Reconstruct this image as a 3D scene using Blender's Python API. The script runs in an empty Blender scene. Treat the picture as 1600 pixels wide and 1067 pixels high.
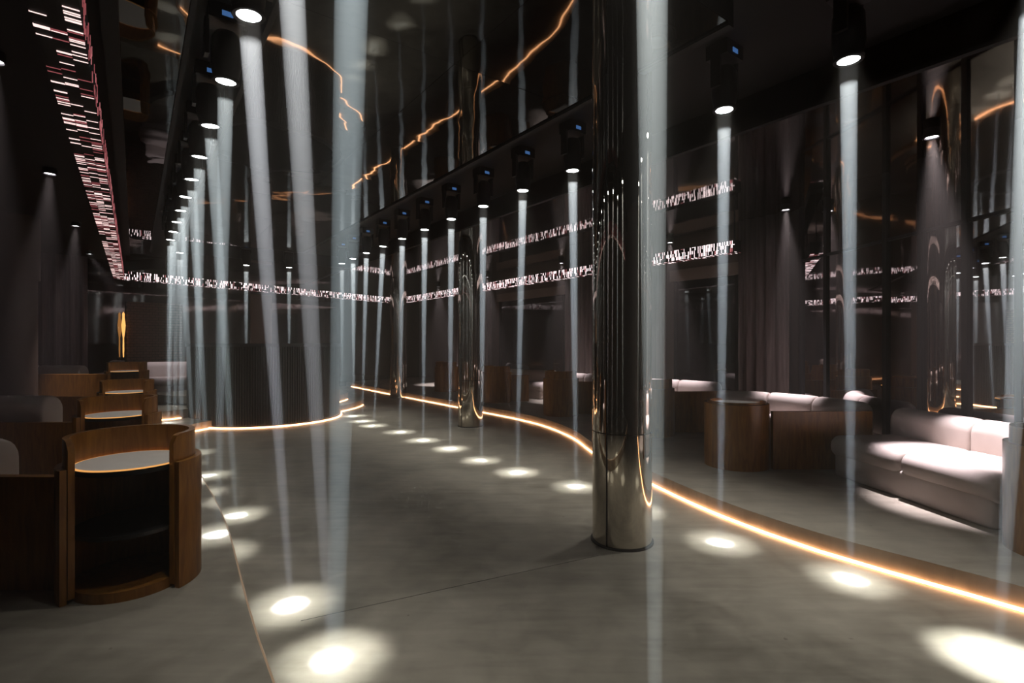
import bpy, bmesh, math, random
from mathutils import Vector, Matrix
random.seed(7)
S = bpy.context.scene
COL = S.collection
PI = math.pi
CAMZ = 1.38

# ------------------------------------------------------------------ camera, world, exposure
cd = bpy.data.cameras.new('camera'); cam = bpy.data.objects.new('camera', cd); COL.objects.link(cam)
cd.sensor_width = 36.0; cd.lens = 18.0; cd.clip_start = 0.05; cd.shift_y = 0.0022
cam.location = (0, 0, CAMZ); cam.rotation_euler = (PI/2, 0, 0)
S.camera = cam
W = bpy.data.worlds.new('world'); S.world = W; W.use_nodes = True
W.node_tree.nodes['Background'].inputs[0].default_value = (0.6, 0.62, 0.7, 1)
W.node_tree.nodes['Background'].inputs[1].default_value = 0.0
# thin smoke haze through the whole room
_v = W.node_tree.nodes.new('ShaderNodeVolumeScatter'); _v.inputs['Color'].default_value = (1.0,0.92,0.85,1); _v.inputs['Density'].default_value = 0.0125
W.node_tree.links.new(_v.outputs[0], W.node_tree.nodes['World Output'].inputs['Volume']); W.cycles.volume_sampling = 'EQUIANGULAR'
S.view_settings.view_transform = 'Standard'; S.view_settings.look = 'None'
S.view_settings.exposure = 0.0; S.view_settings.gamma = 1.0; S.view_settings.use_curve_mapping = False
cy = S.cycles
cy.use_denoising = True
cy.use_adaptive_sampling = True; cy.adaptive_threshold = 0.08; cy.adaptive_min_samples = 16; cy.light_sampling_threshold = 0.04
cy.max_bounces = 5; cy.glossy_bounces = 3; cy.diffuse_bounces = 2; cy.volume_bounces = 0; cy.transmission_bounces = 4; cy.transparent_max_bounces = 32
cy.sample_clamp_indirect = 4.0; cy.sample_clamp_direct = 0
cy.caustics_reflective = False; cy.caustics_refractive = False
try: cy.use_light_tree = True
except Exception: pass

# room axes: u to the right of the dance floor's long axis, w along it
TH = math.atan2(590, 800); SN, CS = math.sin(TH), math.cos(TH)
def P(u, w, z=0.0): return Vector((u*CS - w*SN, u*SN + w*CS, z))
ROT = TH                                           # an object turned by ROT has local x = u, local y = w

# ------------------------------------------------------------------ materials
def mat(name): 
    m = bpy.data.materials.new(name); m.use_nodes = True
    return m, m.node_tree.nodes, m.node_tree.links, m.node_tree.nodes['Principled BSDF']
def setc(b, col, rough, metal=0.0, spec=0.5):
    b.inputs['Base Color'].default_value = (*col, 1); b.inputs['Roughness'].default_value = rough
    b.inputs['Metallic'].default_value = metal; b.inputs['Specular IOR Level'].default_value = spec
def plain(name, col, rough=0.5, metal=0.0, spec=0.5):
    m, n, l, b = mat(name); setc(b, col, rough, metal, spec); return m
def emit(name, col, st, base=(0.02,0.02,0.02)):
    m, n, l, b = mat(name); setc(b, base, 0.4)
    b.inputs['Emission Color'].default_value = (*col, 1); b.inputs['Emission Strength'].default_value = st; return m
def ramp(n, l, src, stops):
    r = n.new('ShaderNodeValToRGB'); l.new(src, r.inputs[0])
    els = r.color_ramp.elements
    while len(els) < len(stops): els.new(0.5)
    for e, (p, c) in zip(els, stops): e.position = p; e.color = (*c, 1) if len(c) == 3 else c
    return r
def noise(n, l, scale, detail=4, vec=None, dist=0.0):
    t = n.new('ShaderNodeTexNoise'); t.inputs['Scale'].default_value = scale; t.inputs['Detail'].default_value = detail
    t.inputs['Distortion'].default_value = dist
    if vec is not None: l.new(vec, t.inputs['Vector'])
    return t
def coords(n, l, scale=(1,1,1), kind='Object'):
    tc = n.new('ShaderNodeTexCoord'); mp = n.new('ShaderNodeMapping'); l.new(tc.outputs[kind], mp.inputs[0])
    mp.inputs['Scale'].default_value = scale; return mp.outputs[0]
def bump(n, l, b, h, st, d=0.01):
    bp = n.new('ShaderNodeBump'); bp.inputs['Strength'].default_value = st; bp.inputs['Distance'].default_value = d
    l.new(h, bp.inputs['Height']); l.new(bp.outputs[0], b.inputs['Normal']); return bp

def concrete(name, c0, c1, r0, r1):
    m, n, l, b = mat(name); setc(b, c0, r0, 0, 0.35)
    v = coords(n, l)
    a = noise(n, l, 0.8, 8, v, 0.8); a2 = noise(n, l, 5.0, 8, v, 0.6); a3 = noise(n, l, 70, 3, v)
    vs = coords(n, l, (1.0, 7.0, 1.0)); a4 = noise(n, l, 2.2, 8, vs, 0.4)             # trowel streaks
    def madd(x, k, y):
        q = n.new('ShaderNodeMath'); q.operation = 'MULTIPLY_ADD'; l.new(x, q.inputs[0]); q.inputs[1].default_value = k
        if hasattr(y, 'links'): l.new(y, q.inputs[2])
        else: q.inputs[2].default_value = y
        return q.outputs[0]
    t = madd(a2.outputs[0], 0.55, madd(a4.outputs[0], 0.32, madd(a.outputs[0], 0.9, -0.38)))
    r = ramp(n, l, t, [(0.22, c0), (0.5, tuple((x+y)/2 for x, y in zip(c0, c1))), (0.80, c1)])
    sp = noise(n, l, 16, 2, v); sr = ramp(n, l, sp.outputs[0], [(0.74, (1,1,1)), (0.80, (0.55,0.52,0.5))])   # small pits
    mx = n.new('ShaderNodeMix'); mx.data_type = 'RGBA'; mx.blend_type = 'MULTIPLY'; mx.inputs[0].default_value = 1.0
    l.new(r.outputs[0], mx.inputs[6]); l.new(sr.outputs[0], mx.inputs[7]); l.new(mx.outputs[2], b.inputs['Base Color'])
    rr = ramp(n, l, a2.outputs[0], [(0.3, (r0,)*3), (0.7, (r1,)*3)]); l.new(rr.outputs[0], b.inputs['Roughness'])
    bump(n, l, b, madd(a3.outputs[0], 0.5, a4.outputs[0]), 0.12, 0.004)
    return m
M = {}
M['floor'] = concrete('dance_floor_concrete', (0.19,0.170,0.137), (0.47,0.425,0.35), 0.42, 0.62)
M['plat'] = concrete('platform_concrete', (0.21,0.185,0.15), (0.46,0.415,0.345), 0.5, 0.7)
M['black'] = plain('black_matte', (0.007,0.007,0.008), 0.6, 0.0, 0.3)
M['blackmetal'] = plain('black_metal', (0.008,0.008,0.009), 0.45, 0.0)
M['joint'] = plain('floor_joint', (0.09,0.083,0.07), 0.7)
M['columnbrown'] = plain('brown_column', (0.06,0.04,0.028), 0.5)
M['wall'] = plain('dark_wall', (0.055,0.045,0.042), 0.6)
M['brownwall'] = plain('brown_panel', (0.26,0.19,0.16), 0.55)
M['lintel'] = plain('beige_lintel', (0.40,0.31,0.26), 0.6)
M['glassdark'] = plain('dark_glass', (0.02,0.02,0.024), 0.04, 0.0, 0.9)

def mirror(name, col, rough, sc, st, stretch=(1,1,1), detail=2):
    m, n, l, b = mat(name); setc(b, col, rough, 1.0)
    v = coords(n, l, stretch); t = noise(n, l, sc, detail, v); bump(n, l, b, t.outputs[0], st, 0.02); return m
M['mirror_ceiling'] = mirror('smoked_mirror', (0.062,0.06,0.058), 0.02, 2.6, 0.14, (1,1,1), 1)
M['mirror_lounge'] = mirror('smoked_mirror_lounge', (0.33,0.31,0.30), 0.04, 2.0, 0.06, (1,1,1), 1)
M['mirror_wall'] = mirror('grey_mirror', (0.74,0.70,0.71), 0.015, 0.9, 0.02, (1,1,1), 0)
M['pillar'] = mirror('polished_steel', (0.66,0.60,0.52), 0.03, 9.0, 0.05, (1,1,0.06), 2)
M['backwall'] = mirror('black_mirror', (0.22,0.20,0.19), 0.06, 1.6, 0.05)

def wood(name, c0, c1, rough=0.34):
    m, n, l, b = mat(name); setc(b, c0, rough)
    v = coords(n, l, (7, 7, 1.0)); a = noise(n, l, 3.5, 7, v, 1.2)
    r = ramp(n, l, a.outputs[0], [(0.3, c0), (0.5, tuple((x+y)/2 for x, y in zip(c0, c1))), (0.72, c1)])
    l.new(r.outputs[0], b.inputs['Base Color']); bump(n, l, b, a.outputs[0], 0.05, 0.002); return m
M['wood'] = wood('walnut_veneer', (0.20,0.075,0.014), (0.37,0.165,0.032))
M['fabric'] = None
m, n, l, b = mat('blush_upholstery'); setc(b, (0.58,0.47,0.43), 0.85, 0, 0.2)
v = coords(n, l); a = noise(n, l, 3, 4, v); r = ramp(n, l, a.outputs[0], [(0.3, (0.50,0.43,0.39)), (0.7, (0.60,0.52,0.48))])
l.new(r.outputs[0], b.inputs['Base Color']); a2 = noise(n, l, 160, 2, v); bump(n, l, b, a2.outputs[0], 0.15, 0.003); M['fabric'] = m
m, n, l, b = mat('mauve_curtain'); setc(b, (0.15,0.115,0.115), 0.8, 0, 0.2)
v = coords(n, l, (6,6,0.3)); a = noise(n, l, 4, 4, v); r = ramp(n, l, a.outputs[0], [(0.3, (0.24,0.19,0.19)), (0.7, (0.36,0.29,0.29))])
l.new(r.outputs[0], b.inputs['Base Color']); M['curtain'] = m
m, n, l, b = mat('dark_brick'); setc(b, (0.1,0.06,0.05), 0.7)
v = coords(n, l); t = n.new('ShaderNodeTexBrick'); 
sx = n.new('ShaderNodeSeparateXYZ'); cx = n.new('ShaderNodeCombineXYZ'); l.new(v, sx.inputs[0]); l.new(sx.outputs[0], cx.inputs[0]); l.new(sx.outputs[2], cx.inputs[1]); l.new(cx.outputs[0], t.inputs['Vector'])
t.inputs['Scale'].default_value = 4.0; t.inputs['Color1'].default_value = (0.24,0.14,0.11,1); t.inputs['Color2'].default_value = (0.18,0.11,0.09,1); t.inputs['Mortar'].default_value = (0.04,0.03,0.03,1)
l.new(t.outputs[0], b.inputs['Base Color']); M['brick'] = m
M['slat'] = plain('dark_bronze_slat', (0.045,0.042,0.038), 0.32, 0.5)
M['lens'] = emit('lit_lens', (0.95,1.0,1.0), 14)
M['downlens'] = emit('downlight_lens', (1.0,0.92,0.98), 8)
M['led_hot'] = emit('warm_led_strip', (1.0,0.47,0.21), 9.5)
M['led_dim'] = emit('warm_led_strip_dim', (1.0,0.66,0.40), 0.22)
M['led_gold'] = emit('table_edge_led', (1.0,0.45,0.12), 0.9)
M['bar_a'] = emit('pixel_bar_bright', (1.0,0.80,0.80), 2.0)
M['bar_u'] = emit('pixel_bar_pink', (1.0,0.70,0.66), 1.4)
M['bar_d'] = emit('pixel_bar_dim_red', (0.9,0.22,0.24), 0.30)
M['bar_b'] = emit('pixel_bar_red', (1.0,0.30,0.32), 0.5)
M['screen'] = emit('blue_screen', (0.15,0.4,1.0), 0.25)
M['amber'] = emit('amber_reflection_glow', (1.0,0.45,0.12), 1.6)  # emission stands in for an orange reflection
M['top'] = emit('lit_frosted_top', (1.0,0.9,0.8), 0.10, (0.5,0.47,0.43))
M['tag'] = plain('grey_sticker', (0.25,0.24,0.22), 0.7)
M['whitepl'] = plain('white_plastic', (0.6,0.6,0.58), 0.5)
for k_ in ('lens','downlens','led_dim','led_gold','bar_a','bar_b','bar_u','bar_d','screen','top','amber'): M[k_].cycles.emission_sampling = 'NONE'
def haze(name, col, dens, g=0.0):
    m = bpy.data.materials.new(name); m.use_nodes = True; n = m.node_tree.nodes; l = m.node_tree.links
    n.remove(n['Principled BSDF']); s = n.new('ShaderNodeVolumeScatter')
    s.inputs['Color'].default_value = (*col, 1); s.inputs['Density'].default_value = dens; s.inputs['Anisotropy'].default_value = g
    l.new(s.outputs[0], n['Material Output'].inputs['Volume']); return m
M['haze'] = haze('beam_haze', (0.98,0.99,1.0), 0.23)
M['haze'].cycles.volume_sampling = 'EQUIANGULAR'

# ------------------------------------------------------------------ helpers
def link(name, verts, faces, mt, parent=None, loc=None, rotz=0.0, smooth=False, mats=None, fm=None):
    me = bpy.data.meshes.new(name); me.from_pydata([tuple(v) for v in verts], [], faces); me.validate()
    for x in (mats or [mt]): me.materials.append(x)
    if fm: 
        for p, i in zip(me.polygons, fm): p.material_index = i
    if smooth: me.polygons.foreach_set('use_smooth', [True]*len(me.polygons))
    return put(name, me, parent, loc, rotz)
def put(name, me, parent=None, loc=None, rotz=0.0):
    o = bpy.data.objects.new(name, me); COL.objects.link(o)
    if parent: o.parent = parent
    if loc is not None: o.location = loc
    o.rotation_euler[2] = rotz
    return o
def bm_obj(name, bm, mt, parent=None, loc=None, rotz=0.0, smooth=False, mats=None):
    bmesh.ops.recalc_face_normals(bm, faces=bm.faces)
    me = bpy.data.meshes.new(name); bm.to_mesh(me); bm.free()
    for x in (mats or [mt]): me.materials.append(x)
    if smooth: 
        me.polygons.foreach_set('use_smooth', [True]*len(me.polygons))
        me.set_sharp_from_angle(angle=math.radians(35))
    return put(name, me, parent, loc, rotz)
def bx(bm, x0, x1, y0, y1, z0, z1, mi=0):
    vs = [bm.verts.new((x, y, z)) for z in (z0, z1) for x, y in ((x0,y0),(x1,y0),(x1,y1),(x0,y1))]
    for f in ((0,3,2,1),(4,5,6,7),(0,1,5,4),(1,2,6,5),(2,3,7,6),(3,0,4,7)):
        fc = bm.faces.new([vs[i] for i in f]); fc.material_index = mi
def prism(bm, pts, z0, z1, mi=0):
    lo = [bm.verts.new((p[0], p[1], z0)) for p in pts]; hi = [bm.verts.new((p[0], p[1], z1)) for p in pts]
    k = len(pts)
    bm.faces.new(hi).material_index = mi; bm.faces.new(lo[::-1]).material_index = mi
    for i in range(k): bm.faces.new((lo[i], lo[(i+1)%k], hi[(i+1)%k], hi[i])).material_index = mi
def lathe(bm, prof, n=32, a0=0.0, a1=2*PI, c=(0,0)):
    full = abs(a1-a0-2*PI) < 1e-6
    rings = []
    for i in range(n if full else n+1):
        a = a0 + (a1-a0)*i/n
        rings.append([bm.verts.new((c[0]+r*math.cos(a), c[1]+r*math.sin(a), z)) for r, z in prof])
    m_ = len(rings)
    for i in range(m_ if full else m_-1):
        A, B = rings[i], rings[(i+1)%m_]
        for j in range(len(prof)-1): bm.faces.new((A[j], B[j], B[j+1], A[j+1]))
    return rings
def disc(bm, r, z, n=32, c=(0,0)):
    bm.faces.new([bm.verts.new((c[0]+r*math.cos(2*PI*i/n), c[1]+r*math.sin(2*PI*i/n), z)) for i in range(n)])
def cyl(bm, r0, r1, z0, z1, n=24, c=(0,0)):
    rg = lathe(bm, [(r0,z0),(r1,z1)], n, c=c)
    bm.faces.new([r[0] for r in rg][::-1]); bm.faces.new([r[1] for r in rg])
def cshell(bm, ri, ro, z0, z1, a0, a1, n=40, c=(0,0), round_ends=0.0):
    """a closed arc-shaped wall; the top corners at its ends may be rounded"""
    rings = []
    for i in range(n+1):
        a = a0 + (a1-a0)*i/n; zt = z1
        if round_ends:
            d = min(i, n-i)/n*(a1-a0)*ro
            if d < round_ends: zt = z1 - (round_ends - math.sqrt(max(0, round_ends**2-(round_ends-d)**2)))
        ca, sa = math.cos(a), math.sin(a)
        rings.append([bm.verts.new((c[0]+r*ca, c[1]+r*sa, z)) for r, z in ((ri,z0),(ro,z0),(ro,zt),(ri,zt))])
    for A, B in zip(rings, rings[1:]):
        for j in range(4): bm.faces.new((A[j], A[(j+1)%4], B[(j+1)%4], B[j]))
    bm.faces.new(rings[0][::-1]); bm.faces.new(rings[-1])
def tube(bm, pts, r, n=8):
    rings = []
    for i, p in enumerate(pts):
        t = (Vector(pts[min(i+1, len(pts)-1)]) - Vector(pts[max(i-1, 0)])).normalized()
        s = t.cross(Vector((0,0,1))); s = s.normalized() if s.length > 1e-4 else Vector((1,0,0)); q = s.cross(t)
        rings.append([bm.verts.new(Vector(p)+r*(math.cos(2*PI*k/n)*s+math.sin(2*PI*k/n)*q)) for k in range(n)])
    for A, B in zip(rings, rings[1:]):
        for k in range(n): bm.faces.new((A[k], A[(k+1)%n], B[(k+1)%n], B[k]))
    bm.faces.new(rings[0][::-1]); bm.faces.new(rings[-1])
def smooth_path(pts, step=0.12):
    """Catmull-Rom through the points, evenly sampled"""
    out = []; Q = [Vector(p) for p in pts]; Q = [2*Q[0]-Q[1]] + Q + [2*Q[-1]-Q[-2]]
    for i in range(1, len(Q)-2):
        k = max(2, int((Q[i+1]-Q[i]).length/step))
        for j in range(k):
            t = j/k; a, b_, c, d = Q[i-1:i+3]
            out.append(0.5*((2*b_)+(c-a)*t+(2*a-5*b_+4*c-d)*t*t+(3*b_-a-3*c+d)*t**3))
    out.append(Q[-2]); return out
def empty(name, loc=(0,0,0), rotz=0.0):
    o = bpy.data.objects.new(name, None); COL.objects.link(o); o.location = loc; o.rotation_euler[2] = rotz; o.empty_display_size = 0.1; return o
def tag(o, label, cat, group=None):
    o['label'] = label; o['category'] = cat
    if group: o['group'] = group
    return o
def struct(o, label=None, cat=None):
    o['kind'] = 'structure'
    if label: o['label'] = label
    if cat: o['category'] = cat
    return o
def stuff(o): o['kind'] = 'stuff'; return o
def ubox(name, u0, u1, w0, w1, z0, z1, mt, parent=None):
    bm = bmesh.new(); prism(bm, [P(u0,w0), P(u1,w0), P(u1,w1), P(u0,w1)], z0, z1); return bm_obj(name, bm, mt, parent)

CEIL = 3.2; SLOT = 3.46; PH = 0.13        # mirror ceiling, top of the lamp recess, platform height

# ------------------------------------------------------------------ floor and platforms
struct(ubox('floor', -3.2, 10.5, -3, 20, -0.12, 0.0, M['floor']), 'grey concrete dance floor with bright light spots', 'floor')
EDGE_R = smooth_path([P(u, w) for u, w in ((3.70,-2.0),(3.69,0.0),(3.68,0.56),(3.66,0.95),(3.64,1.32),(3.66,1.73),(3.76,2.28),(3.99,3.0),(4.58,4.44),(5.12,5.43),(5.48,6.49),(5.60,7.47),(5.60,8.58),(5.60,9.6),(5.58,12.05),(5.58,14.0),(5.6,17.5))], 0.15)
bm = bmesh.new(); prism(bm, EDGE_R + [P(9.5,17.5), P(9.5,-2.0)], 0, PH); struct(bm_obj('platform_right', bm, M['plat']), 'raised concrete platform with curved edge under the right lounge', 'platform')
EDGE_L = smooth_path([P(u, w) for u, w in ((0.40,-2.0),(0.40,1.0),(0.41,2.04),(0.435,2.76),(0.50,3.83),(0.517,4.59),(0.51,5.43),(0.50,7.0),(0.48,8.4),(0.56,9.05),(0.85,9.50),(1.30,9.75))], 0.15)
bm = bmesh.new(); prism(bm, EDGE_L[::-1] + [P(-2.6,-2.0), P(-2.6,17), P(1.3,17)], 0, PH); struct(bm_obj('platform_left', bm, M['plat']), 'raised concrete platform under the left tables', 'platform')
# steps round the booth
def arc(c, r, a0, a1, n=40): return [P(c[0]+r*math.cos(a), c[1]+r*math.sin(a)) for a in [a0+(a1-a0)*i/n for i in range(n+1)]]
BC = (2.0, 10.4); BR = 1.28
steps = empty('booth_steps', P(2,12.4)); struct(steps, 'curved concrete steps behind the booth with lit edges', 'steps'); steps.location = (0,0,0)
for r, z0, z1 in ((2.42, 0.0, 0.13), (2.08, 0.13, 0.28), (1.78, 0.28, 0.42)):
    bm = bmesh.new(); prism(bm, arc((2.0,12.4), r, -PI*1.0, PI*0.1), z0, z1); bm_obj('step', bm, M['plat'], steps)
bm = bmesh.new(); prism(bm, smooth_path([P(-2.4,10.0), P(-0.5,10.0), P(0.3,10.05), P(0.75,10.25), P(1.0,10.6)], 0.15) + [P(1.0,14.2), P(-2.4,14.2)], PH, PH+0.15); bm_obj('step', bm, M['plat'], steps)

def gp(x, y, z=0.0):
    Z = 800*(CAMZ-z)/(y-537.0); X = (x-800)/800*Z; return (X*CS+Z*SN, -X*SN+Z*CS)
# joint line across the dance floor
jl = bmesh.new(); tube(jl, [P(*gp(470,970),0.0), P(*gp(700,919),0.0), P(*gp(935,868),0.0)], 0.002, 4); 
struct(bm_obj('trim_1', jl, M['joint']), 'thin dark joint across the dance floor', 'joint')

# ------------------------------------------------------------------ lit strips along the edges
def strip(path, z, r, mt, off, label):
    pts = []
    for i, p in enumerate(path):
        t = (path[min(i+1, len(path)-1)]-path[max(i-1,0)]).normalized(); nn = Vector((-t.y, t.x, 0))
        q = p + nn*off; q.z = z; pts.append(q)
    bm = bmesh.new(); tube(bm, pts[::2]+([pts[-1]] if len(pts)%2 == 0 else []), r, 5); o = bm_obj('light_strip', bm, mt, smooth=True)
    return tag(o, label, 'light strip', 'lit edge strips')
strip([p for p in EDGE_R if -1.9 < (-p.x*SN+p.y*CS) < 16.3], 0.013, 0.011, M['led_hot'], 0.014, 'glowing orange strip along the foot of the right platform')
BCW = P(*BC)
strip([p for p in EDGE_L if (p-BCW).length > BR+0.06 and (-p.x*SN+p.y*CS) > -1.9], PH-0.006, 0.0045, M['led_dim'], -0.006, 'thin pale strip along the left platform edge, barely lit')
strip(arc(BC, BR, PI*1.10, PI*1.93), 0.016, 0.014, M['led_hot'], -0.03, 'glowing orange strip round the foot of the booth')
strip([P(0.56,9.03), P(0.62,9.2), P(0.72,9.36), P(0.85,9.49), P(0.96,9.55)], 0.016, 0.012, M['led_hot'], -0.014, 'short orange strip at the lowest step beside the booth, left')
strip([P(0.3,10.03), P(0.5,10.10), P(0.62,10.15)], PH+0.014, 0.010, M['led_hot'], -0.014, 'short orange strip on the upper step beside the booth, left')
for r, z, nm in ((2.42, 0.012, 'lowest'), (2.08, 0.142, 'middle'), (1.78, 0.292, 'topmost')):
    strip([p for p in arc((2.0,12.4), r, -PI*0.36, -PI*0.16, 24) if (p-BCW).length > BR+0.06], z, 0.010, M['led_hot'], -0.014, 'short orange strip right of the booth, %s of three' % nm)

# ------------------------------------------------------------------ walls
struct(ubox('wall_left', -2.6, -2.4, -2, 17, 0, SLOT, M['wall']), 'dark wall behind the left lounge', 'wall')
struct(ubox('wall_right', 8.75, 8.95, 2.6, 19, 0, SLOT, M['brownwall']), 'dark brown wall behind the right lounge', 'wall')
bm = bmesh.new(); prism(bm, [P(-2.6,13.9), P(9.2,18.0), P(9.2,18.3), P(-2.6,14.2)], 0, SLOT); struct(bm_obj('wall_back', bm, M['backwall']), 'black glossy wall far behind the booth', 'wall')
struct(ubox('wall_front', -3, 10, -2.2, -2.0, 0, SLOT, M['wall']), 'dark wall behind the viewer', 'wall')

# mirrored wall behind the right sofa: frame and panes
A = Vector((3.84, 6.8, 0)); B = Vector((4.62, -1.2, 0)); L = (B-A).length; ang = math.atan2(B.y-A.y, B.x-A.x)
mw = empty('mirror_wall', A, ang); struct(mw, 'grey mirror wall in black frames behind the right sofa', 'wall')
bm = bmesh.new(); bx(bm, 0, L, 0.03, 0.15, PH, CEIL); bm_obj('backing', bm, M['black'], mw)
def s_at(px):                                    # where a sight line at pixel column px meets the wall
    k = (px-800)/800.0; d = B-A; return (k*A.y - A.x)/(d.x - k*d.y)*L
ms = [0.0, s_at(1290), s_at(1383), s_at(1438), s_at(1508), s_at(1592)]
while ms[-1] + 0.75 < L: ms.append(ms[-1]+0.72)
ms.append(L)
for i, (a, b_) in enumerate(zip(ms, ms[1:])):
    bm = bmesh.new(); bx(bm, a+0.016, b_-0.016, 0.012, 0.028, PH, 2.46); 
    o = bm_obj('mirror_pane', bm, M['mirror_wall'], mw); o.rotation_euler = (random.uniform(-.003,.003), 0, random.uniform(-.004,.004))
    bm = bmesh.new(); bx(bm, a+0.016, b_-0.016, 0.012, 0.028, 2.50, CEIL); 
    o = bm_obj('mirror_pane', bm, M['mirror_wall'], mw); o.rotation_euler = (random.uniform(-.003,.003), 0, random.uniform(-.006,.006))
for a in ms:
    bm = bmesh.new(); bx(bm, a-0.026, a+0.026, -0.012, 0.03, PH, CEIL); bm_obj('mullion', bm, M['blackmetal'], mw)
bm = bmesh.new(); bx(bm, 0, L, -0.008, 0.03, 2.465, 2.495); bm_obj('transom', bm, M['blackmetal'], mw)
# return wall from the mirror wall to the right wall
bm = bmesh.new(); prism(bm, [A+Vector((0.02,0.1,0)), P(8.9,2.6), P(8.9,2.8), A+Vector((0.02,0.3,0))], 0, SLOT); struct(bm_obj('wall_return', bm, M['wall']), 'dark return wall at the end of the mirrors', 'wall')

# dark windows in the right wall
def window(i, w0, w1, zt):
    e = empty('window_%d' % i, P(8.75, w0), ROT); struct(e, 'dark glass window under a beige lintel in the right wall', 'window')
    wd = w1-w0
    bm = bmesh.new(); bx(bm, -0.03, 0.0, 0, wd, 0.3, zt); bm_obj('pane', bm, M['glassdark'], e)
    bm = bmesh.new(); bx(bm, -0.10, 0.0, -0.1, wd+0.1, zt, zt+0.22); bm_obj('lintel', bm, M['lintel'], e)
    for y in (0, wd):
        bm = bmesh.new(); bx(bm, -0.06, 0.0, y-0.03, y+0.03, 0.3, zt); bm_obj('frame', bm, M['black'], e)
window(1, 5.0, 6.3, 2.62); window(2, 9.6, 12.4, 2.62)

# curtains
def curtain(path, z0, z1, amp, pitch, label, group='mauve curtains'):
    pts = smooth_path(path, 0.02); s = 0.0; vs = []; fs = []
    for i, p in enumerate(pts):
        if i: s += (p-pts[i-1]).length
        t = (pts[min(i+1,len(pts)-1)]-pts[max(i-1,0)]).normalized(); nn = Vector((-t.y,t.x,0))
        ph = 2*PI*s/pitch; d = amp*(math.sin(ph+0.8*math.sin(s*3.1))+0.35*math.sin(2.3*ph+s))
        for z, k in ((z0,1.0),(0.5*(z0+z1),0.9),(z1,0.75)): vs.append((p+nn*d*k)+Vector((0,0,z)))
    for i in range(len(pts)-1):
        for j in range(2): a = i*3+j; fs.append((a, a+3, a+4, a+1))
    o = link('curtain', vs, fs, M['curtain'], smooth=True)
    md = o.modifiers.new('thickness', 'SOLIDIFY'); md.thickness = 0.005
    return tag(o, label, 'curtain', group)
curtain([Vector((3.36,7.56,0)), Vector((3.55,7.35,0)), Vector((3.78,7.0,0))], PH, CEIL-0.005, 0.035, 0.16, 'tall mauve curtain at the end of the mirror wall')
curtain([P(8.55,3.9), P(8.55,4.9)], PH, CEIL-0.005, 0.04, 0.17, 'mauve curtain right of the nearer dark window')
curtain([P(8.55,6.4), P(8.55,9.4)], PH, CEIL-0.005, 0.04, 0.17, 'wide mauve curtain between the two dark windows')
curtain([P(8.55,12.6), P(8.55,14.6)], PH, CEIL-0.005, 0.04, 0.19, 'mauve curtain left of the farther dark window')
curtain([P(-2.2,13.55), P(-0.78,13.75)], PH, CEIL-0.005, 0.045, 0.2, 'mauve curtain at the far end of the left lounge')
# back wall pieces
def backat(u, off): return P(u, 13.9+(u+2.6)*4.1/11.8-off)
bang = ROT + math.atan2(4.1, 11.8)
bm = bmesh.new(); bx(bm, 0, 1.15, -0.06, 0, 0.42, 2.35); tag(bm_obj('brick_panel', bm, M['brick'], None, backat(-0.15,0.02), bang), 'dark red brick panel on the back wall, left of the booth', 'panel')
bm = bmesh.new(); bx(bm, 0, 0.62, -0.06, 0, 0.42, 2.75); tag(bm_obj('wall_panel', bm, M['brownwall'], None, backat(2.55,0.02), bang), 'reddish brown upright panel on the back wall above the booth', 'panel')

# ------------------------------------------------------------------ ceiling
clg = ubox('ceiling', -3.2, 10.5, -3, 20, SLOT, SLOT+0.1, M['black']); struct(clg, 'black ceiling with smoked mirror panels', 'ceiling')
def bulk(u0, u1, w0, w1, mt, nu, nw, tilt=0.0015):
    ubox('bulkhead', u0, u1, w0, w1, CEIL+0.006, SLOT, M['black'], clg)
    g = 0.0015
    for i in range(nu):
        for j in range(nw):
            a0 = u0+(u1-u0)*i/nu+g; a1 = u0+(u1-u0)*(i+1)/nu-g; b0 = w0+(w1-w0)*j/nw+g; b1 = w0+(w1-w0)*(j+1)/nw-g
            bm = bmesh.new(); hx, hy = (a1-a0)/2, (b1-b0)/2; bx(bm, -hx, hx, -hy, hy, -0.003, 0.003)
            c = P((a0+a1)/2, (b0+b1)/2, CEIL)
            o = bm_obj('mirror_panel', bm, mt, clg, c); o.rotation_euler = (random.uniform(-tilt,tilt), random.uniform(-tilt,tilt), ROT)
bulk(0.60, 2.75, 1.6, 10.7, M['mirror_ceiling'], 2, 7)
bulk(-0.15, 0.27, -2, 12.8, M['mirror_ceiling'], 1, 11)
bulk(4.15, 8.75, -2, 17.9, M['mirror_lounge'], 2, 8)
bulk(0.60, 4.15, 12.3, 16.6, M['mirror_lounge'], 2, 2)
ubox('bulkhead', -2.4, -0.15, -2, 14.0, CEIL-0.02, SLOT, M['black'], clg)
ubox('bulkhead', -0.15, -0.07, -2, 12.8, CEIL-0.06, CEIL+0.006, M['black'], clg)
ubox('bulkhead', 2.70, 2.75, 1.6, 10.7, CEIL-0.02, SLOT, M['black'], clg)
ubox('bulkhead', 4.15, 4.20, -2, 17.6, CEIL-0.02, SLOT, M['black'], clg)
ubox('bulkhead', 0.60, 0.63, 1.6, 10.7, CEIL-0.02, SLOT, M['black'], clg)
ubox('bulkhead', 0.24, 0.27, -2, 12.3, CEIL-0.02, SLOT, M['black'], clg)

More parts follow.
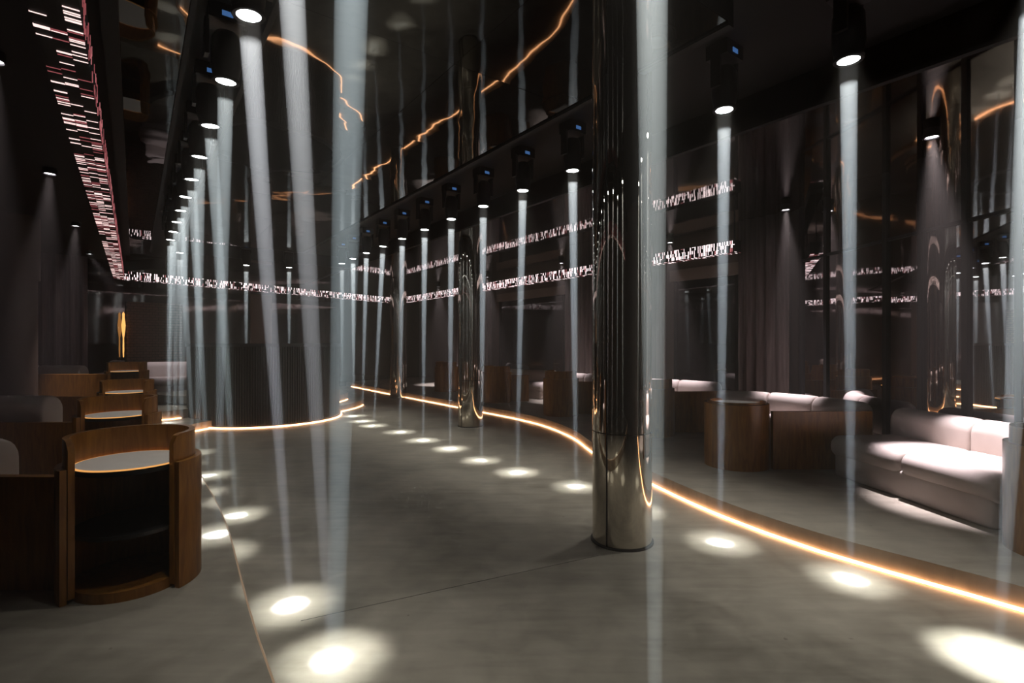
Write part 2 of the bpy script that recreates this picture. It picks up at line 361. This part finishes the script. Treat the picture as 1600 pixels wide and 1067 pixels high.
# ------------------------------------------------------------------ pillars
def pillar(u, w, r, label):
    e = empty('mirror_pillar', P(u,w)); tag(e, label, 'pillar', 'polished metal pillars')
    z0 = 0.0
    bm = bmesh.new(); cyl(bm, r+0.012, r+0.012, 0.0, 0.012, 64); bm_obj('foot_ring', bm, M['blackmetal'], e, smooth=True)
    bm = bmesh.new(); lathe(bm, [(r,0.012),(r,0.768),(r-0.004,0.772)], 96); bm_obj('lower_sleeve', bm, M['pillar'], e, smooth=True)
    bm = bmesh.new(); lathe(bm, [(r-0.004,0.772),(r,0.776),(r,SLOT)], 96); bm_obj('upper_sleeve', bm, M['pillar'], e, smooth=True)
    a = -PI/2-0.72; bm = bmesh.new(); bx(bm, -0.004, 0.004, -0.004, 0.004, 0.012, CEIL); bm_obj('seam', bm, M['blackmetal'], e, (r*math.cos(a), r*math.sin(a), 0), a)
pillar(2.76, 2.44, 0.205, 'polished metal pillar nearest the viewer, on the dance floor')
pillar(4.55, 7.35, 0.205, 'polished metal pillar in the middle of the row beside the orange strip')
pillar(5.45, 12.3, 0.205, 'farthest and smallest polished metal pillar at the end of the orange strip')

# ------------------------------------------------------------------ booth
e = empty('booth', P(*BC), ROT); tag(e, 'round black fluted booth with lit orange foot', 'booth')
bm = bmesh.new(); lathe(bm, [(BR-0.03,0.03),(BR-0.03,1.34)], 96); disc(bm, BR-0.03, 0.03, 96); bm_obj('drum', bm, M['black'], e, smooth=True)
bm = bmesh.new(); lathe(bm, [(BR-0.12,1.33),(BR+0.02,1.33),(BR+0.02,1.385),(BR-0.12,1.385),(BR-0.12,1.33)], 96); bm_obj('counter_rim', bm, M['blackmetal'], e, smooth=True)
bm = bmesh.new(); lathe(bm, [(BR-0.06,0.0),(BR-0.06,0.05),(BR-0.01,0.05)], 96); bm_obj('plinth', bm, M['black'], e)
bm = bmesh.new(); ns = 200
for i in range(ns):
    a = 2*PI*i/ns; h = 0.011
    pts = []
    for da, r in ((-h, BR-0.03), (-h*0.55, BR-0.004), (h*0.55, BR-0.004), (h, BR-0.03)):
        pts.append((r*math.cos(a+da), r*math.sin(a+da)))
    prism(bm, pts, 0.05, 1.335)
stuff(bm_obj('slats', bm, M['slat'], e))

# ------------------------------------------------------------------ pixel ribbon
def ribbon(p0, p1, side, label, near=False):
    """L-shaped strip: a vertical face of bars on `side`, and bars on the underside"""
    d = (p1-p0); Ln = d.length; a = math.atan2(d.y, d.x)
    e = empty('pixel_ribbon', p0+Vector((0,0,2.68)), a); tag(e, label, 'light sign', 'pixel ribbons round the ceiling')
    bm = bmesh.new(); bx(bm, 0, Ln, -0.08, 0.08, 0.0, 0.17); bm_obj('housing', bm, M['black'], e)
    bm = bmesh.new(); k = int(Ln/1.6)
    for i in range(k+1): x = 0.05+(Ln-0.1)*i/k; bx(bm, x-0.008, x+0.008, -0.008, 0.008, 0.17, CEIL-2.68)
    stuff(bm_obj('hanging_rods', bm, M['black'], e))
    bms = {k_: bmesh.new() for k_ in ('bright','pink','red','dim')}; pitch = 0.0165
    for row in range(3):
        for i in range(int(Ln/pitch)):
            x = i*pitch
            dens = 0.5+0.5*math.sin(x*1.7+row*0.9)*math.sin(x*0.53+1+row)
            for face in (0, 1):
                q = random.random()
                if face == 0:                              # underside
                    th = random.choice((0.0035,0.0035,0.005,0.005,0.011))
                    tgt = ('pink' if near else 'bright') if q < 0.07+0.13*dens else ('dim' if q < 0.14+0.18*dens else None)
                else:
                    th = random.choice((0.006,0.008,0.014)) if not near else 0.004
                    if near: tgt = 'red' if q < 0.03+0.07*dens else ('dim' if q < 0.16 else None)
                    else: tgt = 'bright' if q < 0.16+0.22*dens else ('red' if q < 0.24+0.22*dens else None)
                if tgt is None: continue
                lo, hi = row*0.054+0.002, row*0.054+0.054; tb = bms[tgt]
                if face == 0: 
                    y0 = -0.08+lo; bx(tb, x, x+th, y0, y0+hi-lo, -0.003, 0.002)
                else:
                    if not near and random.random() < 0.12: th, lo = 0.045, hi-0.010
                    elif not near and row < 2 and random.random() < 0.45: hi += 0.054
                    ya, yb = (0.078, 0.083) if side > 0 else (-0.083, -0.078)
                    bx(tb, x, min(Ln, x+th), ya, yb, lo+0.003, hi)
    for k_, mk in (('bright','bar_a'),('pink','bar_u'),('red','bar_b'),('dim','bar_d')):
        if len(bms[k_].verts): stuff(bm_obj('pixel_bars_'+k_, bms[k_], M[mk], e))
ribbon(P(-0.25,-1.5), P(-0.25,12.9), -1, 'pixel light ribbon running overhead along the left side', True)
ribbon(P(-0.25,12.98), P(6.82,15.5), -1, 'pixel light ribbon along the back above the booth')
ribbon(P(6.9,3.95), P(6.9,15.4), 1, 'pixel light ribbon along the right side behind the pillars')

# ------------------------------------------------------------------ beam lamps
def gimbal(o, frm, to): o.rotation_mode = 'QUATERNION'; o.rotation_quaternion = (Vector(to)-Vector(frm)).to_track_quat('-Z', 'Y')
LENSZ = 3.02
FIELD = 1.5; HALO = 0.6
_bs = {}
def shared(key, build):
    if key not in _bs: _bs[key] = build()
    return _bs[key]
def mesh_of(fn, mt, smooth=True):
    bm = bmesh.new(); fn(bm); bmesh.ops.recalc_face_normals(bm, faces=bm.faces); me = bpy.data.meshes.new('m'); bm.to_mesh(me); bm.free(); me.materials.append(mt)
    if smooth: me.polygons.foreach_set('use_smooth', [True]*len(me.polygons)); me.set_sharp_from_angle(angle=math.radians(35))
    return me
R_ = 0.056
def lamp(u, w, tu, tw, label, group, tz=0.0, power=1.5, col=(0.80,0.93,1.0), r0=0.047, r1=0.017, hz='haze', spread=2.3, halo=1.0, field=1.0):
    p = P(u, w, LENSZ); t = P(tu, tw, tz)
    e = empty('beam_lamp', P(u, w, SLOT)); tag(e, label, 'spotlight', group)
    put('ceiling_base', shared('base', lambda: mesh_of(lambda b: bx(b, -0.10, 0.10, -0.08, 0.08, -0.10, 0.0), M['blackmetal'], False)), e, (0,0,0), ROT)
    arm = shared('arm', lambda: mesh_of(lambda b: bx(b, -0.012, 0.012, -0.035, 0.035, -0.31, -0.09), M['blackmetal'], False))
    for s in (-1, 1):
        a = put('yoke_arm', arm, e, (s*0.105*CS, s*0.105*SN, 0), ROT)
    d = shared('disp', lambda: mesh_of(lambda b: bx(b, -0.030, 0.030, -0.084, -0.080, -0.075, -0.045), M['screen'], False)); put('display', d, e, (0,0,0), ROT)
    h = put('head', shared('head', lambda: mesh_of(lambda b: (lathe(b, [(0.0,0.30),(0.06,0.29),(0.082,0.25),(0.086,0.10),(0.074,0.03),(0.076,0.0),(0.0,0.004)], 28)), M['blackmetal'])), e, (0,0,LENSZ-SLOT))
    h.rotation_mode = 'QUATERNION'; h.rotation_quaternion = (t-p).to_track_quat('-Z', 'Y')
    put('bezel', shared('bezel', lambda: mesh_of(lambda b: lathe(b, [(0.058,-0.004),(0.076,-0.006),(0.079,0.0),(0.079,0.012),(0.058,0.012)], 32), M['black'])), h)
    put('lens', shared('lens', lambda: mesh_of(lambda b: disc(b, 0.057, -0.001, 32), M['lens'])), h)
    # the lamp's own light, through the lens
    ld = bpy.data.lights.new('lamp_light', 'AREA'); ld.shape = 'DISK'; ld.size = 2*r0; ld.energy = power; ld.color = col; ld.spread = math.radians(spread)
    lo = bpy.data.objects.new('lamp_light', ld); COL.objects.link(lo); lo.parent = h; lo.location = (0,0,-0.006)
    fd = bpy.data.lights.new('scatter_fill', 'AREA'); fd.shape = 'DISK'; fd.size = 0.1; fd.energy = power*FIELD*field; fd.color = (1.0,0.97,0.88); fd.spread = math.radians(62)  # added wide fill for the floor, in place of light scattered by haze
    gd = bpy.data.lights.new('lamp_halo', 'AREA'); gd.shape = 'DISK'; gd.size = 0.1; gd.energy = power*HALO*halo; gd.color = (0.97,1.0,0.94); gd.spread = math.radians(10)
    go = bpy.data.objects.new('lamp_halo', gd); COL.objects.link(go); go.parent = h; go.location = (0,0,-0.005)
    fo = bpy.data.objects.new('scatter_fill', fd); COL.objects.link(fo); fo.parent = h; fo.location = (0,0,-0.004)
    # the haze the beam shows up in: from the lens to where it lands
    Lb = (t-p).length-0.012
    bm = bmesh.new(); rg = lathe(bm, [(r0*0.97,-(0.09+0.06*random.random())),(r1,-Lb)], 28); bm.faces.new([r[0] for r in rg]); bm.faces.new([r[1] for r in rg][::-1])
    bm_obj('beam', bm, M[hz], h, smooth=False)
    return e
ORD = ['first','second','third','fourth','fifth','sixth','seventh','eighth','ninth','tenth','eleventh','twelfth']
LG, RG, BG = 'beam lamps in the left row', 'beam lamps in the right row', 'beam lamps behind the booth'
LV = (0.88,0.90,1.0)
left = [(1.28,.44,1.45,0,(0.74,0.92,1.0)), (2.05,.69,2.27,0,LV), (2.84,.665,2.87,0,LV), (3.64,.44,3.85,PH,(.78,.93,1)), (4.45,.66,4.63,0,(.78,.93,1)), (5.24,.47,5.5,PH,(.78,.93,1)), (6.01,.62,6.2,0,(.78,.93,1)),
        (6.77,.42,6.9,PH,(.78,.93,1)), (7.5,.60,7.6,0,(.78,.93,1)), (8.24,.44,8.3,PH,(.78,.93,1)), (8.98,.40,9.0,PH,(.78,.93,1)), (9.70,.42,9.75,PH,(.78,.93,1))]
for i, (w, tu, tw, tz, c) in enumerate(left):
    lamp(.46, w, tu, tw, 'black spotlight with pale beam in the left ceiling row, %s from the viewer' % ORD[i], LG, tz, (1.2,1.0,1.4)[i] if i < 3 else 0.95, c, 0.052 if i < 3 else 0.046, halo=2.4 if i == 1 else 1.2, field=0.65 if i > 1 else 0.85)
spots = [(1560,1030),(1330,905),(1125,848),None,(900,760),(808,738),(752,719),(703,701),(661,688),(625,675),(584,665),(566,658)]
for i in range(12):
    w = 0.45+0.778*i
    t = gp(*spots[i]) if spots[i] else (3.33, 2.8)
    lamp(3.32+0.005*i, w, t[0], t[1], 'black spotlight with pale beam in the right ceiling row, %s from the viewer' % ORD[i], RG, 0, 2.0 if i == 0 else 1.35, (0.76,0.89,1.0), 0.066 if i == 0 else 0.046, halo=2.6 if i == 0 else 1.2)
t = gp(553,650); lamp(3.39, 9.76, t[0], t[1], 'black spotlight with thin beam at the far end of the right ceiling row', RG)
lamp(1.30, 1.03, 1.27, 0.99, 'black spotlight whose wide beam falls in front of the nearest pillar', 'beam lamps across the front', 0, 1.5, (0.86,0.96,0.95), 0.056)
for i, (u, w) in enumerate(((.66,10.98),(1.88,11.9),(2.68,11.72),(3.42,10.5))):
    lamp(u, w, u, w, 'black spotlight with faint thin beam above the booth, %s from the left' % ORD[i], BG, (0.28,0.42,0.42,0.13)[i], 0.9)

# ------------------------------------------------------------------ downlights over the seats
def downlight(p, tgt, label, power, ang, group, col=(1.0,0.88,0.94), hz=True):
    e = empty('downlight', (p.x, p.y, CEIL)); tag(e, label, 'downlight', group)
    z = 3.13-CEIL
    bm = bmesh.new(); lathe(bm, [(0.0,0.0),(0.055,0.0),(0.060,z+0.02),(0.060,z-0.01),(0.050,z-0.01),(0.048,z+0.004)], 28); bm_obj('housing', bm, M['blackmetal'], e, smooth=True)
    bm = bmesh.new(); disc(bm, 0.047, z+0.001, 24); bm_obj('lens', bm, M['downlens'], e)
    ld = bpy.data.lights.new('downlight_light', 'SPOT'); ld.energy = power; ld.color = col; ld.spot_size = math.radians(ang); ld.spot_blend = 0.8; ld.shadow_soft_size = 0.035
    lo = bpy.data.objects.new('downlight_light', ld); COL.objects.link(lo); lo.parent = e; lo.location = (0,0,z-0.02)
    gimbal(lo, (p.x,p.y,3.1), tgt)
for i, (x, y, tx, ty, pw) in enumerate(((3.62,2.3,3.75,2.2,500),(3.55,4.33,3.50,4.0,1500),(3.57,6.68,3.60,6.4,900))):
    downlight(Vector((x,y,0)), (tx,ty,0.4), 'small downlight above the right sofa, %s' % ('nearest the viewer','in front of the mirrors','beside the tall curtain')[i], pw, 27, 'downlights over the right sofas')
for i, w in enumerate((4.44,7.05,9.95,12.9)):
    p = P(-0.70,w); q = P(-0.85,w+0.1,0.4) if i < 3 else Vector((-7.5,11.4,0.7)); downlight(p, q, 'small downlight over the left tables, %s from the viewer' % ORD[i], 420 if i < 3 else 170, 26, 'downlights over the left tables')
for i, w in enumerate((5.5,8.3,11.2,13.9)):
    p = P(7.45,w); q = P(7.65,w,0.4); downlight(p, q, 'small downlight by the right wall curtains, %s from the viewer' % ORD[i], 650, 38, 'downlights by the right wall')

# ------------------------------------------------------------------ drum tables
def drum(x, y, face, z, label, back=0.14, half=0.89, R=0.31, lit=True, shelf=True):
    """face: direction (radians, world) of the opening; half: half its angle"""
    e = empty('drum_table', (x, y, z), face); tag(e, label, 'side table', 'round wooden drum tables')
    a0, a1 = half, 2*PI-half
    bm = bmesh.new(); cshell(bm, R-0.028, R, 0.0, 0.645, a0, a1, 56); bm_obj('shell', bm, M['wood'], e, smooth=True)
    bm = bmesh.new(); cshell(bm, R-0.058, R-0.030, 0.02, 0.645+back, a0-0.02, a1+0.02, 56, round_ends=0.05); bm_obj('raised_back', bm, M['wood'], e, smooth=True)
    ri = R-0.060
    bm = bmesh.new(); cyl(bm, ri, ri, 0.608, 0.632, 56); bm_obj('rim', bm, M['black'], e, smooth=True)
    bm = bmesh.new(); cyl(bm, ri-0.013, ri-0.013, 0.632, 0.640, 56); bm_obj('table_top', bm, M['top'], e, smooth=True)
    bm = bmesh.new(); lathe(bm, [(ri-0.012,0.633),(ri-0.012,0.639),(ri-0.004,0.639),(ri-0.004,0.633),(ri-0.012,0.633)], 56); bm_obj('light_ring', bm, M['led_gold'], e)
    bm = bmesh.new(); cyl(bm, ri, ri, 0.30, 0.318, 48); bm_obj('shelf', bm, M['blackmetal'], e, smooth=True)
    bm = bmesh.new(); cyl(bm, ri, ri, 0.0, 0.05, 48); bm_obj('plinth', bm, M['wood'], e, smooth=True)
    return e
def tocam(x, y): return math.atan2(-y, -x)
drum(-2.0, 2.70, tocam(-2.0,2.7)-0.23, PH, 'round wooden table with lit top nearest on the left')
p = P(-0.11,5.62); drum(p.x, p.y, tocam(p.x,p.y)-0.2, PH, 'second round wooden table with lit top on the left')
p = P(-0.07,8.2); drum(p.x, p.y, tocam(p.x,p.y)-0.2, PH, 'third round wooden table on the left, partly hidden')
p = P(-0.1,10.9); drum(p.x, p.y, tocam(p.x,p.y)-0.2, PH+0.15, 'farthest round wooden table on the left, near the booth')
drum(2.32, 5.30, 0.9, PH, 'round brown drum table standing at the curved platform edge on the right', 0.02, 0.8)
drum(1.93, 7.10, 1.0, PH, 'brown drum table half hidden by the nearest pillar', 0.13)
drum(0.86, 9.05, 1.0, PH, 'brown drum table between the nearest and the middle pillars', 0.13)
drum(-0.32, 11.05, 1.0, PH, 'brown drum table just right of the middle pillar', 0.13)
drum(-1.75, 13.6, 1.0, PH, 'farthest brown drum table between the middle and far pillars', 0.13)
drum(3.32, 3.02, 0.6, PH, 'brown drum table cut off by the right edge of the picture', 0.10)

# ------------------------------------------------------------------ partitions
def partition(pts, h, z, label, th=0.05):
    path = smooth_path([Vector((*p,0)) for p in pts], 0.1); L_ = []; R2 = []
    for i, p in enumerate(path):
        t = (path[min(i+1,len(path)-1)]-path[max(i-1,0)]).normalized(); nn = Vector((-t.y,t.x,0))
        L_.append(p+nn*th/2); R2.append(p-nn*th/2)
    e = empty('partition', path[0]+Vector((0,0,z))); tag(e, label, 'partition', 'low wooden partitions')
    bm = bmesh.new(); prism(bm, [q-path[0] for q in L_+R2[::-1]], 0.0, h); bm_obj('panel', bm, M['wood'], e)
    return e
partition([(2.60,5.12),(3.1,5.12),(3.60,5.14)], 0.575, PH, 'brown partition from the drum table at the platform edge to the pale sofa')
partition([(2.22,7.25),(2.6,7.25),(2.95,7.3)], 0.575, PH, 'brown partition right of the nearest pillar')
partition([(1.15,9.15),(1.6,9.15),(2.05,9.2)], 0.575, PH, 'brown partition just left of the nearest pillar')
partition([(-0.03,11.1),(0.2,11.1),(0.36,11.15)], 0.575, PH, 'short brown partition right of the middle pillar')
partition([(-1.45,13.65),(-1.15,13.65),(-0.85,13.65)], 0.575, PH, 'far brown partition left of the middle pillar')
partition([(-2.29,2.62),(-2.7,2.62),(-3.1,2.62)], 0.575, PH, 'dark wooden partition beside the nearest left table')
p = P(-0.11,5.62); partition([(p.x-0.3,p.y-0.05),(p.x-0.8,p.y-0.05),(p.x-1.7,p.y-0.05)], 0.575, PH, 'wooden partition beside the second left table')
p = P(-0.07,8.2); partition([(p.x-0.3,p.y-0.02),(p.x-0.8,p.y-0.02),(p.x-1.7,p.y-0.02)], 0.575, PH, 'wooden partition beside the third left table')
partition([(-6.1,7.75),(-6.9,7.75),(-7.55,7.7)], 0.79, PH, 'long amber wooden partition at the far end of the left lounge')

# ------------------------------------------------------------------ sofas
def cushion(path, prof, name, parent, mt, pinch=0.05):
    """closed profile (d, z) swept along a path; ends pulled in to a rounded edge"""
    c = (sum(p[0] for p in prof)/len(prof), sum(p[1] for p in prof)/len(prof)); k = len(prof); n_ = len(path)
    ss = [0.0]
    for a, b_ in zip(path, path[1:]): ss.append(ss[-1]+(b_-a).length)
    T = ss[-1]; stations = [(0,0.80),(0.006,0.90),(0.018,0.96),(0.04,0.99),(0.07,1.0)]
    st = [(s, f) for s, f in stations] + [(T*j/8, 1.0) for j in range(1, 8) if 0.07 < T*j/8 < T-0.07] + [(T-s, f) for s, f in stations[::-1]]
    def at(s):
        for i in range(n_-1):
            if s <= ss[i+1] or i == n_-2:
                t = (s-ss[i])/max(1e-6, ss[i+1]-ss[i]); q = path[i].lerp(path[i+1], t); d = (path[i+1]-path[i]).normalized(); return q, Vector((-d.y, d.x, 0))
    vs, fs = [], []
    for s, f in st:
        q, nn = at(s)
        for d, z in prof: vs.append(q + nn*(c[0]+(d-c[0])*f) + Vector((0,0,c[1]+(z-c[1])*f)))
    m_ = len(st)
    for i in range(m_-1):
        for j in range(k): fs.append((i*k+j, i*k+(j+1)%k, (i+1)*k+(j+1)%k, (i+1)*k+j))
    fs.append(tuple(range(k))[::-1]); fs.append(tuple((m_-1)*k+j for j in range(k)))
    o = link(name, vs, fs, mt, parent, smooth=True); return o
def rrect(d0, d1, z0, z1, r, n=5):
    out = []
    for cx_, cz, a0 in ((d1-r,z1-r,0),(d0+r,z1-r,PI/2),(d0+r,z0+r,PI),(d1-r,z0+r,1.5*PI)):
        for i in range(n+1): a = a0+PI/2*i/n; out.append((cx_+r*math.cos(a), cz+r*math.sin(a)))
    return out
def sofa(pts, z, label, seg=0.78, flip=1, hb=0.63, depth=0.72):
    """pts: line of the sofa's back edge; seat lies to the left of the direction of travel (flip=-1: right)"""
    path = smooth_path([Vector((*p,0)) for p in pts], 0.05)
    o0 = path[0].copy(); e = empty('sofa', o0+Vector((0,0,z))); tag(e, label, 'sofa', 'blush lounge sofas')
    path = [p-o0 for p in path]
    if flip < 0: path = path[::-1]
    T = sum((b_-a).length for a, b_ in zip(path, path[1:])); k = max(1, round(T/seg))
    def sub(a, b_):
        out = []; s = 0
        pts2 = [path[0]]
        for p, q in zip(path, path[1:]):
            l_ = (q-p).length
            if s+l_ > a and s < b_:
                t0 = max(0, (a-s)/l_); t1 = min(1, (b_-s)/l_)
                if not out: out.append(p.lerp(q, t0))
                out.append(p.lerp(q, t1))
            s += l_
        return out
    cushion(sub(0.03, T-0.03), rrect(0.10, depth-0.025, 0.0, 0.22, 0.02, 2), 'base', e, M['fabric'])
    for i in range(k):
        a, b_ = T*i/k+0.002, T*(i+1)/k-0.002
        cushion(sub(a, b_), rrect(0.12, depth, 0.17, 0.375, 0.095), 'seat_cushion', e, M['fabric'])
        cushion(sub(a, b_), rrect(0.02, 0.26, 0.22, hb, 0.11), 'back_cushion', e, M['fabric'])
    return e
# right: seat towards smaller x
sofa([(4.09,3.46),(4.02,4.2),(3.93,5.02)], PH, 'long pale blush sofa in front of the mirror wall', 0.80, 1, 0.63, 0.90)
sofa([(3.88,5.45),(3.74,6.1),(3.42,6.62),(2.85,7.02)], PH, 'curved blush sofa behind the brown partition, lit by a downlight', 0.72, 1)
sofa([(3.45,8.35),(3.0,8.9),(2.35,9.3)], PH, 'blush sofa behind the partition right of the nearest pillar', 0.75, 1)
sofa([(2.6,9.9),(1.9,10.6),(1.1,11.2)], PH, 'blush sofa behind the partition left of the nearest pillar', 0.75, 1)
sofa([(1.1,12.0),(0.4,12.55),(-0.3,13.1)], PH, 'blush sofa farther back beside the middle pillar', 0.75, 1)
sofa([(-0.35,14.5),(-1.0,15.0),(-1.8,15.5)], PH, 'farthest blush sofa left of the middle pillar', 0.75, 1)
# left: the back cushions stand just behind the partitions
sofa([(-3.5,2.72),(-2.85,2.72)], PH, 'dim blush sofa end behind the nearest left partition', 0.7, 1, 0.72)
p = P(-0.11,5.62); sofa([(p.x-2.0,p.y+0.06),(p.x-0.75,p.y+0.06)], PH, 'dim blush sofa end behind the second left partition', 0.7, 1, 0.78)
sofa([(-8.6,8.7),(-7.9,8.7),(-7.2,8.75)], PH+0.15, 'dim blush sofa at the far left under the curtain', 0.75, -1, 0.74)
sofa([(-8.1,11.4),(-7.1,11.75)], PH+0.15, 'blush sofa end left of the booth', 0.75, -1, 0.70)

# ------------------------------------------------------------------ amber glow added in place of a mirrored column's reflection
e = empty('amber_reflection', backat(-0.20,0.12)+Vector((0,0,1.06)), bang); tag(e, 'narrow upright amber glow standing in for a reflection, far left', 'reflection')
bm = bmesh.new(); lathe(bm, [(0.0,0.0),(0.010,0.02),(0.015,0.20),(0.012,0.45),(0.032,0.62),(0.040,0.75),(0.020,0.92),(0.024,1.0),(0.0,1.05)], 20); bm_obj('glass', bm, M['amber'], e, smooth=True)  # glowing body shaped as the orange reflection, not real glass
bm = bmesh.new(); cyl(bm, 0.05, 0.05, -0.06, 0.01, 20); bm_obj('glow_base', bm, M['blackmetal'], e, smooth=True)  # added base under the glow


# ------------------------------------------------------------------ brown column at the far left
e = empty('column', P(-1.36,10.0,PH+0.0)); tag(e, 'round dark brown column at the left edge beside the curtain', 'column')
bm = bmesh.new(); cyl(bm, 0.24, 0.24, 0.15, 2.15, 40); bm_obj('shaft', bm, M['columnbrown'], e, smooth=True)
bm = bmesh.new(); cyl(bm, 0.27, 0.27, 2.15, CEIL-0.02-PH, 40); bm_obj('capital', bm, M['columnbrown'], e, smooth=True)
bm = bmesh.new(); cyl(bm, 0.26, 0.26, 0.15, 0.25, 40); bm_obj('foot', bm, M['black'], e, smooth=True)
